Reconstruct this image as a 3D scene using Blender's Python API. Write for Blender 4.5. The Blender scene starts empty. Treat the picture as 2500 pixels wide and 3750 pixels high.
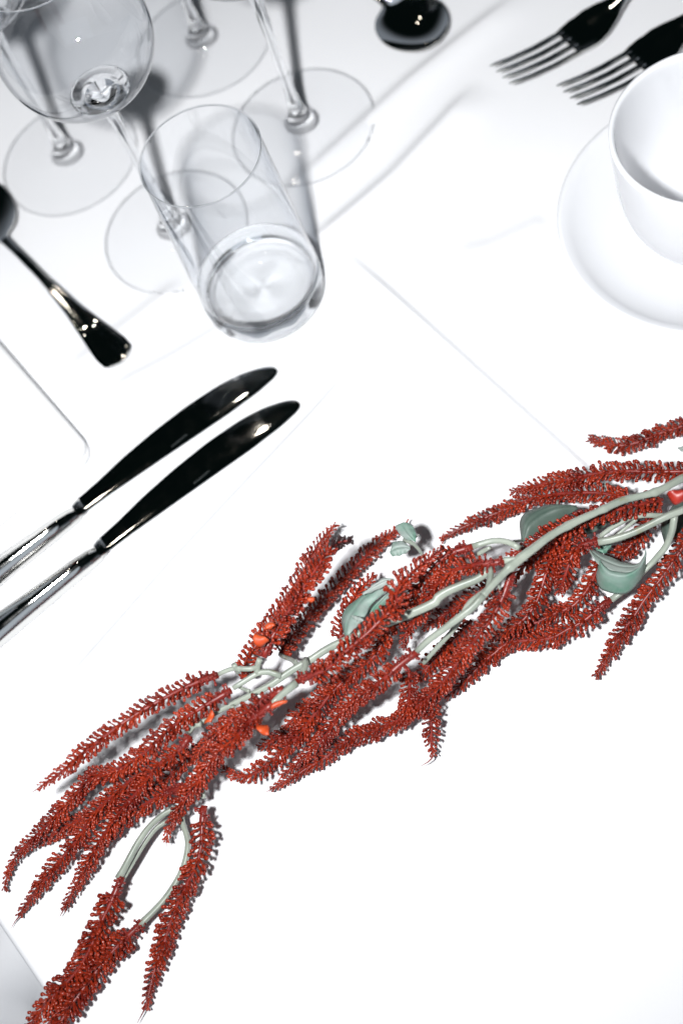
import bpy, math, random
import numpy as np

# ---------------------------------------------------------------- camera, world, lamps, exposure
SC = bpy.context.scene
COL = SC.collection
CM = 1.0            # one Blender unit is one centimetre (unit scale below)
SC.unit_settings.system = 'METRIC'
SC.unit_settings.scale_length = 0.01
SC.unit_settings.length_unit = 'CENTIMETERS'
random.seed(7)
rng = np.random.default_rng(11)

EL, ROLL, H = math.radians(61.97), math.radians(-27.38), 61.68       # photographer leaning over the table, camera tilted
fw = np.array([0, math.cos(EL), -math.sin(EL)])
r0 = np.array([1.0, 0, 0])
u0 = np.cross(r0, fw)
cr, sr = math.cos(ROLL), math.sin(ROLL)
RIGHT, UP = cr * r0 + sr * u0, -sr * r0 + cr * u0

from mathutils import Matrix, Vector
cam_d = bpy.data.cameras.new('camera')
cam = bpy.data.objects.new('camera', cam_d)
COL.objects.link(cam)
M = Matrix(((RIGHT[0], UP[0], -fw[0], 0), (RIGHT[1], UP[1], -fw[1], 0), (RIGHT[2], UP[2], -fw[2], H * CM), (0, 0, 0, 1)))
cam.matrix_world = M
cam_d.sensor_fit = 'HORIZONTAL'
cam_d.sensor_width = 24.0
cam_d.lens = 49.92
cam_d.clip_start = 1.0
cam_d.clip_end = 2000
cam_d.dof.use_dof = True
cam_d.dof.focus_distance = 64.0
cam_d.dof.aperture_fstop = 0.05
SC.camera = cam

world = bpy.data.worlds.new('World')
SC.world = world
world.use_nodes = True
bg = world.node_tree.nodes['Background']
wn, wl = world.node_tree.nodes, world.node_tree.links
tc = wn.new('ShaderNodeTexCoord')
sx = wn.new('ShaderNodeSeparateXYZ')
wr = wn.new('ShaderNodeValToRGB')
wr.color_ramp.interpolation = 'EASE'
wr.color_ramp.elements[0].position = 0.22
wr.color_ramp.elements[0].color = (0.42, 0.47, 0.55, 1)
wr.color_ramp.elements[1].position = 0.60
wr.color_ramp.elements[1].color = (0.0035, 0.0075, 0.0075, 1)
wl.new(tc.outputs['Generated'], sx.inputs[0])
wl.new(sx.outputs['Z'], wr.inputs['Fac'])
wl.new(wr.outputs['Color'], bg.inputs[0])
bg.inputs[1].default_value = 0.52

def aim(o, target):
    d = Vector(target) - o.location
    o.rotation_euler = d.to_track_quat('-Z', 'Y').to_euler()

# flash gun beside the lens
FL = (np.array([0, 0, H]) - 10.5 * RIGHT + 1.0 * UP + 1.0 * fw) * CM
ld = bpy.data.lights.new('flash', 'SPOT')
ld.shadow_soft_size = 1.9
ld.spot_size = math.radians(167)
ld.spot_blend = 1.0
ld.energy = 400000
ld.color = (0.975, 0.985, 1.0)
flash = bpy.data.objects.new('flash', ld)
COL.objects.link(flash)
flash.location = FL
aim(flash, (14, 110, 0))
ld.cycles.is_caustics_light = True

# added soft fill lamp behind the photographer, lifts shade and brightens the metal
ld2 = bpy.data.lights.new('fill_light', 'AREA')
ld2.shape = 'RECTANGLE'
ld2.size, ld2.size_y = 170, 110
ld2.energy = 36000
ld2.color = (0.80, 0.89, 1.0)
fill_lamp = bpy.data.objects.new('fill_light', ld2)
COL.objects.link(fill_lamp)
fill_lamp.location = (-35, -120, 125)
aim(fill_lamp, (5, 45, 0))

# small lamps high on the ceiling, mirrored in the knife blades
for k, (lx, ly, lz) in enumerate(((2, 172, 215), (-38, 150, 225))):
    l3 = bpy.data.lights.new('ceiling_lamp', 'POINT')
    l3.shadow_soft_size = 2.6
    l3.energy = 14000
    l3.color = (1.0, 0.90, 0.78)
    o3 = bpy.data.objects.new('ceiling_lamp', l3)
    COL.objects.link(o3)
    o3.location = (lx, ly, lz)

vs = SC.view_settings
vs.view_transform = 'Standard'
vs.look = 'None'
vs.exposure = 0.0
vs.gamma = 1.0
cy = SC.cycles
cy.use_denoising = True
cy.max_bounces = 14
cy.transmission_bounces = 14
cy.transparent_max_bounces = 14
cy.glossy_bounces = 6
cy.diffuse_bounces = 4
cy.sample_clamp_indirect = 6.0
cy.blur_glossy = 0.3
cy.caustics_refractive = True
cy.caustics_reflective = False

# ---------------------------------------------------------------- traced shapes, centimetres on the table plane
SPIKES = [
 {'p':[(-8.05,25.75,5.2),(-8.76,25.75,5.39),(-9.67,25.66,5.64),(-10.69,25.58,5.84),(-11.75,25.5,5.93),(-12.86,25.35,5.97),(-14.59,25.1,5.82),(-15.5,24.95,5.61),(-16.39,24.88,5.38),(-17.13,24.87,5.2)],'f':1.0,'s':1.2,'tail':[(-17.5,24.82,5.2)]},
 {'p':[(-7.82,24.88,5.0),(-8.67,24.84,5.0),(-9.66,24.75,5.0),(-10.56,24.74,4.83),(-11.46,24.6,4.65),(-12.4,24.44,4.38),(-13.36,24.42,4.09),(-14.42,24.62,3.66),(-15.28,24.96,3.27),(-16.42,24.84,2.73),(-17.43,24.69,2.24),(-18.48,24.55,1.79),(-19.54,24.38,1.39),(-20.45,24.11,1.11),(-21.13,23.63,0.93),(-21.5,23.11,0.8)],'f':1.05,'s':1.12},
 {'p':[(-10.43,24.26,4.2),(-11.17,23.88,4.07),(-11.96,23.85,3.92),(-12.72,23.65,3.69),(-13.65,23.38,3.2),(-14.74,23.19,2.63),(-15.57,22.98,2.26),(-16.33,22.67,1.9),(-16.93,22.37,1.6),(-17.55,22.04,1.28),(-18.18,21.69,0.98),(-18.83,21.27,0.81),(-19.22,21.01,0.7)],'f':1.05,'s':0.8,'tail':[(-19.61,20.85,0.5)]},
 {'p':[(-12.75,24.15,3.2),(-13.72,24.14,3.05),(-14.62,24.01,2.78),(-15.38,23.93,2.49),(-16.19,23.75,2.17),(-16.94,23.42,1.84),(-17.7,23.21,1.54),(-18.56,22.97,1.31),(-19.32,22.66,1.12),(-20.09,22.31,0.92),(-20.94,21.94,0.69),(-21.27,21.73,0.6)],'f':1.05,'s':0.24,'tail':[(-21.66,21.62,0.45),(-21.88,21.47,0.4)]},
 {'p':[(-14.86,24.28,1.6),(-15.97,24.3,1.31),(-16.93,24.36,1.06),(-17.76,24.41,0.84),(-18.57,24.42,0.71),(-19.4,24.37,0.6)],'f':0.95,'s':0.0},
 {'p':[(-11.62,22.79,2.6),(-12.45,22.96,2.46),(-13.2,23.09,2.28),(-13.88,23.14,2.06),(-14.72,23.15,1.79),(-15.67,23.0,1.41),(-16.42,22.74,1.0)],'f':1.05,'s':1.28},
 {'p':[(-6.3,23.02,6.0),(-6.89,22.95,5.87),(-7.55,22.9,5.66),(-8.26,22.73,5.32),(-8.99,22.72,4.87),(-9.76,22.75,4.3),(-10.5,22.61,3.66),(-11.07,22.5,3.19),(-11.68,22.37,2.81),(-12.27,22.3,2.4),(-12.69,22.05,1.96),(-13.31,21.74,1.58),(-13.62,21.45,1.4)],'f':1.12,'s':1.2,'tail':[(-13.82,21.2,1.2)]},
 {'p':[(-5.64,23.46,5.9),(-6.23,23.5,5.72),(-6.81,23.52,5.52),(-7.54,23.53,5.22),(-8.35,23.63,4.76),(-9.14,23.74,4.22),(-9.89,23.83,3.65),(-10.73,23.8,3.0)],'f':1.05,'s':1.28},
 {'p':[(-10.14,24.11,2.2),(-10.8,24.11,2.09),(-11.43,24.17,1.98),(-12.16,24.02,1.84),(-12.76,23.86,1.73),(-13.52,23.8,1.6)],'f':1.0,'s':0.0},
 {'p':[(-5.03,23.52,5.8),(-4.41,23.37,5.97),(-3.68,23.2,6.16),(-2.94,23.32,6.37),(-2.2,23.45,6.58),(-1.34,23.58,6.77),(-0.52,23.8,6.92),(0.33,23.98,6.98),(0.45,24.51,6.98),(1.19,24.9,6.87),(1.94,25.2,6.69),(2.61,25.47,6.42),(3.14,25.73,6.2)],'f':1.12,'s':1.2},
 {'p':[(4.36,25.44,5.5),(3.48,25.65,5.44),(2.86,25.63,5.37),(2.13,25.43,5.15),(1.51,25.21,4.97),(0.93,24.97,4.79),(0.29,24.7,4.59),(-0.36,24.44,4.38),(-0.92,24.11,4.2),(-1.44,23.68,4.0),(-2.13,23.57,3.81),(-2.81,23.54,3.53),(-3.55,23.54,3.23),(-4.34,23.45,2.9),(-5.09,23.58,2.6)],'f':1.05,'s':1.2},
 {'p':[(5.18,23.96,6.0),(4.59,24.2,5.94),(4.11,24.42,5.85),(3.53,24.75,5.6),(2.98,24.91,5.36),(2.3,24.87,5.02),(1.64,24.66,4.58),(0.97,24.44,4.14),(0.4,24.27,3.76),(-0.04,24.05,3.33),(-0.29,23.79,3.0)],'f':1.05,'s':1.28},
 {'p':[(0.18,22.48,5.0),(-0.34,22.43,5.0),(-0.93,22.32,4.98),(-1.49,22.18,4.86),(-2.2,22.19,4.54),(-2.97,22.29,4.06),(-3.76,22.31,3.44),(-4.41,22.22,2.9),(-5.1,22.09,2.33),(-5.82,22.02,1.78),(-6.51,21.95,1.38),(-7.25,21.86,1.08),(-7.88,21.81,0.9)],'f':1.05,'s':1.6},
 {'p':[(-3.16,23.52,3.4),(-3.93,23.36,3.25),(-4.71,23.12,2.98),(-5.35,22.92,2.72),(-5.95,22.69,2.47),(-6.52,22.5,2.24),(-7.12,22.39,2.01),(-7.96,22.26,1.84),(-8.75,22.23,1.7),(-9.39,22.41,1.58),(-9.84,22.87,1.47),(-10.08,23.26,1.4)],'f':1.05,'s':0.0},
 {'p':[(5.27,23.71,5.2),(4.83,23.3,5.02),(4.09,22.75,4.73),(3.42,22.44,4.4),(2.65,22.21,3.99),(1.95,22.01,3.55),(1.24,21.78,3.18),(0.66,21.57,2.91),(-0.07,21.36,2.59),(-0.82,21.31,2.28),(-1.49,21.27,2.0),(-2.08,21.29,1.76),(-2.71,21.48,1.52),(-3.44,21.6,1.28),(-4.2,21.8,1.06),(-4.77,21.82,0.94),(-5.41,21.7,0.81),(-6.07,21.65,0.76),(-6.69,21.67,0.72),(-7.35,21.59,0.68),(-7.97,21.62,0.63),(-8.49,21.59,0.6)],'f':1.08,'s':1.28,'tail':[(-8.85,21.61,0.5)]},
 {'p':[(-0.57,22.61,3.4),(-0.84,22.11,3.08),(-1.17,21.69,2.64),(-1.56,21.31,2.16),(-1.84,21.02,1.8)],'f':0.95,'s':0.0},
 {'p':[(0.59,22.08,2.6),(0.17,21.7,2.33),(-0.24,21.27,2.05),(-0.64,20.77,1.74),(-0.98,20.24,1.44),(-1.25,19.72,1.15),(-1.37,19.42,1.0)],'f':0.92,'s':0.0,'tail':[(-1.57,19.25,1.0),(-2.09,19.23,0.9)]},
 {'p':[(-3.91,23.98,2.2),(-4.75,23.86,2.02),(-5.57,23.78,1.85),(-6.19,23.71,1.71),(-6.72,23.58,1.6)],'f':1.0,'s':0.0},
 {'p':[(-5.09,23.29,1.2),(-5.85,23.36,1.06),(-6.6,23.42,0.92),(-7.29,23.51,0.8),(-7.98,23.59,0.67),(-8.38,23.67,0.6)],'f':0.95,'s':0.0},
 {'p':[(-5.91,25.27,5.6),(-5.52,25.59,5.76),(-4.78,26.01,6.05),(-4.11,26.28,6.34),(-3.41,26.59,6.64),(-2.74,26.86,6.93),(-2.1,27.06,7.25),(-1.44,27.29,7.6),(-0.86,27.42,7.79),(-0.19,27.19,8.0)],'f':1.15,'s':0.96,'dark':1},
 {'p':[(-7.59,26.43,2.0),(-6.93,27.17,2.09),(-5.51,28.02,2.25),(-4.21,28.74,2.4),(-3.03,29.54,2.4),(-2.06,30.3,2.33),(-1.25,30.93,2.15),(-0.5,31.3,2.0)],'f':1.05,'s':0.0},
 {'p':[(-5.45,26.53,2.4),(-4.68,27.16,2.05),(-3.9,27.68,1.72),(-2.98,28.17,1.47),(-2.04,28.64,1.28),(-1.1,29.09,1.15),(-0.16,29.46,1.06),(0.93,29.9,0.95),(1.85,30.07,0.87),(2.61,30.18,0.8)],'f':1.0,'s':0.0},
 {'p':[(-2.64,25.57,3.0),(-2.23,26.26,2.87),(-1.48,27.12,2.56),(-0.68,27.6,2.32),(-0.02,27.91,2.2)],'f':1.0,'s':0.0},
 {'p':[(12.83,24.13,3.6),(11.46,24.37,3.89),(10.21,24.6,4.07),(9.09,24.73,4.22),(8.16,24.78,4.33),(7.29,24.71,4.39),(6.42,24.67,4.4),(5.66,24.71,4.4)],'f':1.15,'s':0.0},
 {'p':[(9.3,24.8,3.4),(8.28,24.71,3.4),(7.32,24.63,3.3),(6.55,24.6,3.15),(5.93,24.51,2.96),(5.49,24.29,2.8)],'f':1.05,'s':0.0},
 {'p':[(14.75,24.71,3.4),(14.01,25.06,3.4),(13.2,25.56,3.38),(12.18,26.3,3.22),(10.98,27.04,2.91),(10.08,27.5,2.59),(9.18,28.0,2.23),(8.39,28.42,1.92),(7.55,28.78,1.6)],'f':1.05,'s':0.0},
 {'p':[(11.88,25.24,2.6),(11.28,25.89,2.47),(10.86,26.3,2.38),(9.81,27.07,2.16),(8.8,27.67,1.8),(7.99,28.09,1.4),(7.24,28.3,1.12),(6.48,28.47,0.94),(5.47,28.68,0.78),(4.42,28.78,0.66),(3.63,28.73,0.6)],'f':1.0,'s':0.0},
 {'p':[(17.12,27.89,1.2),(16.11,28.02,1.05),(15.17,28.24,0.91),(14.33,28.38,0.79),(13.4,28.65,0.72),(12.72,29.24,0.66),(12.3,29.72,0.62),(12.13,29.93,0.6)],'f':1.0,'s':0.0},
 {'p':[(14.21,22.76,2.6),(13.02,22.4,2.24),(12.01,21.93,1.91),(11.05,21.54,1.61),(10.12,21.2,1.32),(9.38,20.79,1.07),(8.62,20.42,0.92),(7.9,20.02,0.8),(7.28,19.68,0.7),(6.65,19.32,0.6)],'f':1.1,'s':0.0},
 {'p':[(8.83,21.7,1.9),(8.32,21.65,1.83),(7.84,21.56,1.76),(7.24,21.48,1.66),(6.53,21.54,1.51),(5.91,21.55,1.38),(5.28,21.78,1.24),(4.55,22.19,1.07),(3.87,22.47,0.93),(3.19,22.38,0.79),(2.49,22.23,0.75),(1.74,22.0,0.69),(1.07,21.79,0.65),(0.43,21.64,0.6)],'f':1.1,'s':0.96},
 {'p':[(9.34,23.46,2.2),(8.48,22.8,2.06),(7.64,22.42,1.86),(7.09,22.33,1.71),(6.41,22.46,1.54),(5.81,22.51,1.42),(5.28,22.59,1.31),(4.48,22.6,1.25),(3.74,22.63,1.2)],'f':1.0,'s':0.0},
 {'p':[(9.45,23.71,3.6),(8.95,23.93,3.46),(8.43,23.98,3.32),(7.92,23.64,3.1),(7.47,23.31,2.77),(6.97,22.99,2.2)],'f':1.1,'s':0.8},
 {'p':[(7.71,24.59,3.2),(6.97,23.95,2.88),(6.33,23.37,2.6),(5.69,22.91,2.35),(4.92,22.66,2.09),(4.03,22.66,1.86),(3.36,22.7,1.7)],'f':1.08,'s':0.0},
 {'p':[(8.4,24.67,3.6),(7.79,24.29,3.17),(7.27,23.95,2.8),(6.88,23.42,2.4)],'f':1.0,'s':0.0},
 {'p':[(12.71,24.62,2.2),(11.94,24.16,1.8),(11.2,23.86,1.45),(10.52,23.67,1.21),(9.99,23.63,1.06),(9.22,23.6,0.9)],'f':1.05,'s':0.0},
 {'p':[(4.56,24.86,2.4),(3.42,24.8,2.02),(2.44,24.81,1.7),(1.68,24.87,1.45),(0.91,24.93,1.2)],'f':1.0,'s':0.0},
 {'p':[(2.97,23.67,2.4),(1.92,23.34,2.22),(1.06,23.15,2.08),(0.18,22.82,1.84),(-0.51,22.63,1.6)],'f':1.0,'s':0.0},
 {'p':[(1.92,22.69,1.2),(1.37,23.11,1.09),(0.93,23.52,1.0)],'f':0.9,'s':0.0},
 {'p':[(-11.37,21.73,2.2),(-11.77,21.05,2.09),(-12.16,20.31,1.97),(-12.75,19.61,1.72),(-13.52,19.11,1.47),(-14.33,18.63,1.21),(-14.91,18.12,1.05),(-15.56,17.44,0.87),(-16.24,16.78,0.74),(-16.82,16.07,0.66),(-17.35,15.44,0.6)],'f':1.2,'s':0.96,'tail':[(-17.92,15.01,0.5)]},
 {'p':[(-15.97,20.73,1.8),(-16.81,19.97,1.8),(-17.45,19.47,1.75),(-18.17,18.82,1.62),(-18.99,18.24,1.44),(-19.83,17.86,1.29),(-20.82,17.55,1.22),(-21.58,17.22,1.2),(-22.48,16.77,1.2)],'f':1.35,'s':1.28},
 {'p':[(-15.92,18.7,1.2),(-17.01,18.36,1.2),(-17.76,18.07,1.2),(-18.4,17.78,1.2),(-19.19,17.35,1.23),(-19.95,16.92,1.29),(-20.62,16.45,1.34),(-21.29,15.98,1.4)],'f':1.4,'s':1.2},
 {'p':[(-18.02,18.67,0.8),(-18.74,18.2,0.8),(-19.56,17.69,0.8),(-20.36,17.27,0.8),(-21.14,16.86,0.8),(-21.92,16.44,0.8)],'f':1.15,'s':0.0},
]
STEMS = [
 {'p':[(14.57,24.15,4.4),(13.89,24.2,4.5),(12.54,24.12,4.69),(11.08,24.36,4.96),(10.01,24.32,5.19),(8.82,24.28,5.44),(7.58,24.14,5.71),(6.59,23.88,5.93),(5.41,23.59,6.06),(4.2,23.14,6.16),(3.68,22.9,6.2)],'r':[0.175,0.17,0.165,0.175,0.2,0.155]},
 {'p':[(3.68,22.9,6.2),(3.03,22.69,6.09),(2.53,22.63,6.0),(1.52,22.58,5.67),(0.76,22.57,5.37),(0.11,22.47,5.1)],'r':[0.16,0.15,0.13]},
 {'p':[(4.0,23.17,5.9),(3.09,23.27,5.28),(2.39,23.0,4.72),(1.77,22.86,4.22),(1.04,22.76,3.74),(0.13,22.58,3.2)],'r':[0.14,0.12,0.1]},
 {'p':[(4.53,24.04,5.6),(3.84,23.98,5.53),(3.28,24.06,5.48),(2.49,24.16,5.41),(2.0,24.15,5.32),(1.4,24.06,5.2),(-2.77,24.64,4.71),(-4.13,24.61,4.6),(-5.1,24.57,4.6),(-5.74,24.48,4.6),(-6.49,24.43,4.56),(-8.76,24.55,4.35),(-9.53,24.49,4.28),(-10.02,24.52,4.24),(-10.37,24.34,4.2)],'r':[0.17,0.2,0.18,0.17,0.16,0.13,0.1]},
 {'p':[(4.54,24.01,5.8),(4.32,23.57,5.9),(4.04,23.13,6.1)],'r':[0.14,0.13]},
 {'p':[(-5.61,24.47,4.8),(-6.04,24.87,4.96),(-6.48,25.01,5.0),(-7.06,24.97,5.0),(-7.71,24.92,5.0)],'r':[0.14,0.12,0.12]},
 {'p':[(-6.5,25.01,5.0),(-6.34,25.2,5.18),(-6.07,25.3,5.6)],'r':[0.13,0.12]},
 {'p':[(-6.36,25.19,5.2),(-6.78,25.3,5.25),(-7.2,25.57,5.3),(-7.64,25.7,5.25),(-8.05,25.74,5.2)],'r':[0.12,0.11,0.1]},
 {'p':[(-7.2,25.69,5.5),(-7.19,25.5,5.2)],'r':[0.13,0.12]},
 {'p':[(-7.26,25.49,5.0),(-7.07,25.43,5.3)],'r':[0.1,0.1]},
 {'p':[(-4.81,24.58,4.6),(-4.91,25.19,4.0),(-5.35,26.21,2.59),(-5.48,26.54,2.3)],'r':[0.12,0.1]},
 {'p':[(-4.79,25.0,4.4),(-4.79,24.8,4.5),(-4.74,24.6,4.6)],'r':[0.08,0.09]},
 {'p':[(-4.32,24.56,5.0),(-4.52,24.04,5.33),(-4.98,23.5,5.8)],'r':[0.14,0.15]},
 {'p':[(-5.04,23.44,5.8),(-5.45,23.33,5.86),(-5.9,23.19,5.93),(-6.33,23.0,6.0)],'r':[0.17,0.13]},
 {'p':[(-8.07,24.27,4.8),(-8.23,24.13,4.4)],'r':[0.09,0.08]},
 {'p':[(-9.66,24.27,4.6),(-9.97,24.4,4.51),(-10.36,24.37,4.2)],'r':[0.12,0.12]},
 {'p':[(-7.14,24.52,4.8),(-7.44,24.94,4.6),(-7.51,25.05,4.6)],'r':[0.08,0.08]},
 {'p':[(-12.38,22.38,1.6),(-12.8,22.48,1.68),(-13.34,22.43,1.78),(-14.06,22.16,1.92),(-14.75,21.71,2.0),(-15.36,21.25,1.98),(-15.95,20.86,1.85),(-16.17,20.74,1.8)],'r':[0.12,0.13,0.14,0.17]},
 {'p':[(-12.7,22.25,1.2),(-13.22,22.25,1.28),(-13.83,22.18,1.37),(-14.49,21.83,1.44),(-15.14,21.36,1.5),(-15.89,20.84,1.5),(-16.13,20.67,1.5)],'r':[0.1,0.1,0.1]},
 {'p':[(-12.6,22.15,1.4),(-12.71,21.72,1.4),(-12.73,21.18,1.4),(-12.88,20.7,1.4),(-13.34,20.05,1.34),(-13.91,19.58,1.28),(-14.72,19.12,1.21),(-15.37,18.86,1.2),(-15.85,18.7,1.2),(-16.14,18.58,1.2)],'r':[0.11,0.12,0.12,0.15]},
 {'p':[(-11.32,23.03,2.2),(-11.16,22.52,2.2),(-11.25,22.07,2.2)],'r':[0.1,0.1]},
 {'p':[(13.62,23.0,4.2),(13.18,22.99,4.2),(12.47,23.08,4.19),(11.67,23.15,4.04),(10.83,23.25,3.88),(10.04,23.46,3.72),(9.42,23.72,3.6)],'r':[0.16,0.15,0.15,0.17]},
 {'p':[(12.46,23.18,4.0),(11.87,23.72,3.7),(11.28,24.09,3.43),(10.73,24.2,3.21),(10.14,24.26,2.97),(9.71,24.22,2.8)],'r':[0.12,0.11,0.11]},
 {'p':[(11.59,24.12,3.0),(11.09,24.12,2.68),(10.29,24.04,2.4)],'r':[0.09,0.08]},
 {'p':[(12.81,23.05,4.0),(12.43,22.62,3.56),(11.92,22.27,3.1),(11.28,22.11,2.68),(10.66,21.99,2.4),(9.73,21.75,2.2),(9.08,21.69,1.98),(8.82,21.67,1.9)],'r':[0.15,0.14,0.12,0.14]},
 {'p':[(6.03,24.23,5.8),(5.85,24.64,5.74),(5.46,25.05,5.67),(4.98,25.28,5.59),(4.36,25.44,5.5)],'r':[0.13,0.14,0.14]},
 {'p':[(5.65,23.71,6.1),(5.18,23.96,6.0)],'r':[0.14,0.16]},
 {'p':[(5.01,24.98,5.6),(4.72,25.06,5.42),(4.38,25.14,5.2)],'r':[0.08,0.11,0.09]},
 {'p':[(4.47,23.23,5.9),(4.46,23.05,5.6)],'r':[0.08,0.05]},
 {'p':[(2.31,26.46,4.6),(2.3,27.15,4.18),(2.19,27.64,4.0),(1.92,28.02,3.9)],'r':[0.06,0.08,0.12]},
 {'p':[(2.4,27.8,4.0),(2.63,27.77,4.2)],'r':[0.03,0.02]},
 {'p':[(8.97,26.75,2.8),(8.68,26.26,3.01),(8.52,25.86,3.1)],'r':[0.06,0.04]},
 {'p':[(6.66,25.71,3.0),(6.17,25.42,4.0)],'r':[0.06,0.06]},
]
LEAVES = [
 {'a':[(-2.37,24.99,4.2),(-2.16,25.85,4.2),(-1.7,26.19,4.2),(-0.88,26.39,4.2),(0.04,26.4,4.2),(0.61,26.38,4.2)],'b':[(-2.25,24.67,4.8),(-1.59,24.95,4.8),(-1.09,25.19,4.8),(-0.8,25.48,4.8),(-0.11,25.68,4.8),(0.62,25.93,4.8)],'bul':0.35,'k':'leaf'},
 {'a':[(-1.07,25.52,4.0),(-0.86,25.73,4.0),(-0.22,25.94,4.0),(0.34,26.09,4.0)],'b':[(-0.7,25.31,4.0),(-0.31,25.49,4.0),(0.15,25.69,4.0),(0.5,25.96,4.0)],'bul':0.2,'k':'leaf'},
 {'a':[(-1.67,25.12,5.6),(-1.55,25.02,5.6),(-1.38,24.86,5.6),(-1.29,24.69,5.6)],'b':[(-1.67,25.09,5.6),(-1.6,24.84,5.6),(-1.46,24.7,5.6),(-1.32,24.62,5.6)],'bul':0.1,'k':'pale'},
 {'a':[(-0.84,25.98,5.2),(-0.1,26.15,5.2),(0.33,26.17,5.2),(0.69,25.9,5.2)],'b':[(-0.81,25.91,5.2),(-0.12,25.84,5.2),(0.35,25.83,5.2),(0.67,25.81,5.2)],'bul':0.15,'k':'pale'},
 {'a':[(6.6,25.67,3.0),(6.97,26.58,3.0),(7.47,26.84,3.0),(8.12,26.78,3.0),(8.78,26.5,3.0),(9.49,25.98,3.0)],'b':[(6.61,25.5,3.2),(7.12,25.55,3.2),(7.69,25.59,3.2),(8.42,25.69,3.2),(8.99,25.71,3.2),(9.47,25.74,3.2)],'bul':0.5,'k':'dark'},
 {'a':[(9.1,23.13,2.6),(8.69,22.7,2.6),(8.58,22.15,2.6),(8.95,21.63,2.6),(9.48,21.39,2.6),(10.11,21.55,2.6),(10.63,21.92,2.6),(11.07,22.54,2.6)],'b':[(8.97,22.74,3.6),(9.17,22.35,3.6),(9.54,21.95,3.6),(9.88,21.8,3.6),(10.2,21.74,3.6),(10.44,21.8,3.6),(10.67,21.95,3.6),(10.9,22.18,3.6)],'bul':0.5,'k':'leaf'},
 {'a':[(8.99,23.83,3.0),(9.29,23.5,3.0),(9.63,23.01,3.0),(10.01,22.52,3.0),(10.44,22.19,3.0),(11.0,22.4,3.0)],'b':[(8.88,23.53,3.55),(8.9,22.86,3.55),(9.16,22.38,3.55),(9.53,21.98,3.55),(10.24,21.76,3.55),(10.89,22.16,3.55)],'bul':0.1,'k':'pale'},
 {'a':[(2.3,27.45,4.4),(1.95,27.86,4.4),(1.85,28.33,4.4),(1.9,28.58,4.4),(2.19,28.56,4.4),(2.33,28.47,4.4)],'b':[(2.36,27.45,4.4),(2.5,27.75,4.4),(2.55,28.03,4.4),(2.52,28.25,4.4),(2.45,28.39,4.4),(2.38,28.44,4.4)],'bul':0.15,'k':'leaf'},
 {'a':[(1.97,27.29,4.2),(1.61,27.25,4.2),(1.28,27.33,4.2),(1.12,27.44,4.2),(1.09,27.6,4.2)],'b':[(1.99,27.39,4.2),(1.9,27.71,4.2),(1.72,27.92,4.2),(1.44,27.98,4.2),(1.11,27.66,4.2)],'bul':0.12,'k':'leaf'},
 {'a':[(12.24,22.97,1.6),(12.45,23.61,1.6),(12.72,24.01,1.6),(13.43,24.37,1.6),(14.05,24.5,1.6),(14.48,24.47,1.6)],'b':[(12.24,22.84,2.0),(12.65,22.81,2.0),(13.09,23.04,2.0),(13.5,23.21,2.0),(13.91,23.39,2.0),(14.2,23.57,2.0)],'bul':0.3,'k':'dark'},
 {'a':[(9.2,25.02,2.0),(9.31,25.24,2.0),(9.72,25.28,2.0),(10.24,25.1,2.0),(11.05,25.21,2.0)],'b':[(9.28,24.94,2.0),(9.53,24.94,2.0),(9.82,24.9,2.0),(10.31,24.9,2.0),(11.06,25.12,2.0)],'bul':0.2,'k':'dark'},
 {'a':[(9.36,23.97,2.4),(9.49,24.03,2.4),(9.75,23.95,2.4),(10.08,23.89,2.4)],'b':[(9.32,23.85,2.4),(9.36,23.69,2.4),(9.61,23.58,2.4),(10.05,23.77,2.4)],'bul':0.1,'k':'leaf'},
 {'a':[(15.27,27.06,1.2),(15.51,26.96,1.2),(15.72,26.63,1.2)],'b':[(15.27,26.99,1.2),(15.37,26.7,1.2),(15.59,26.42,1.2)],'bul':0.05,'k':'pale'},
 {'a':[(11.29,26.83,2.0),(11.62,26.54,2.0),(11.83,26.05,2.0)],'b':[(11.19,26.8,2.0),(11.42,26.34,2.0),(11.74,25.97,2.0)],'bul':0.1,'k':'pale'},
]
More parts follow.
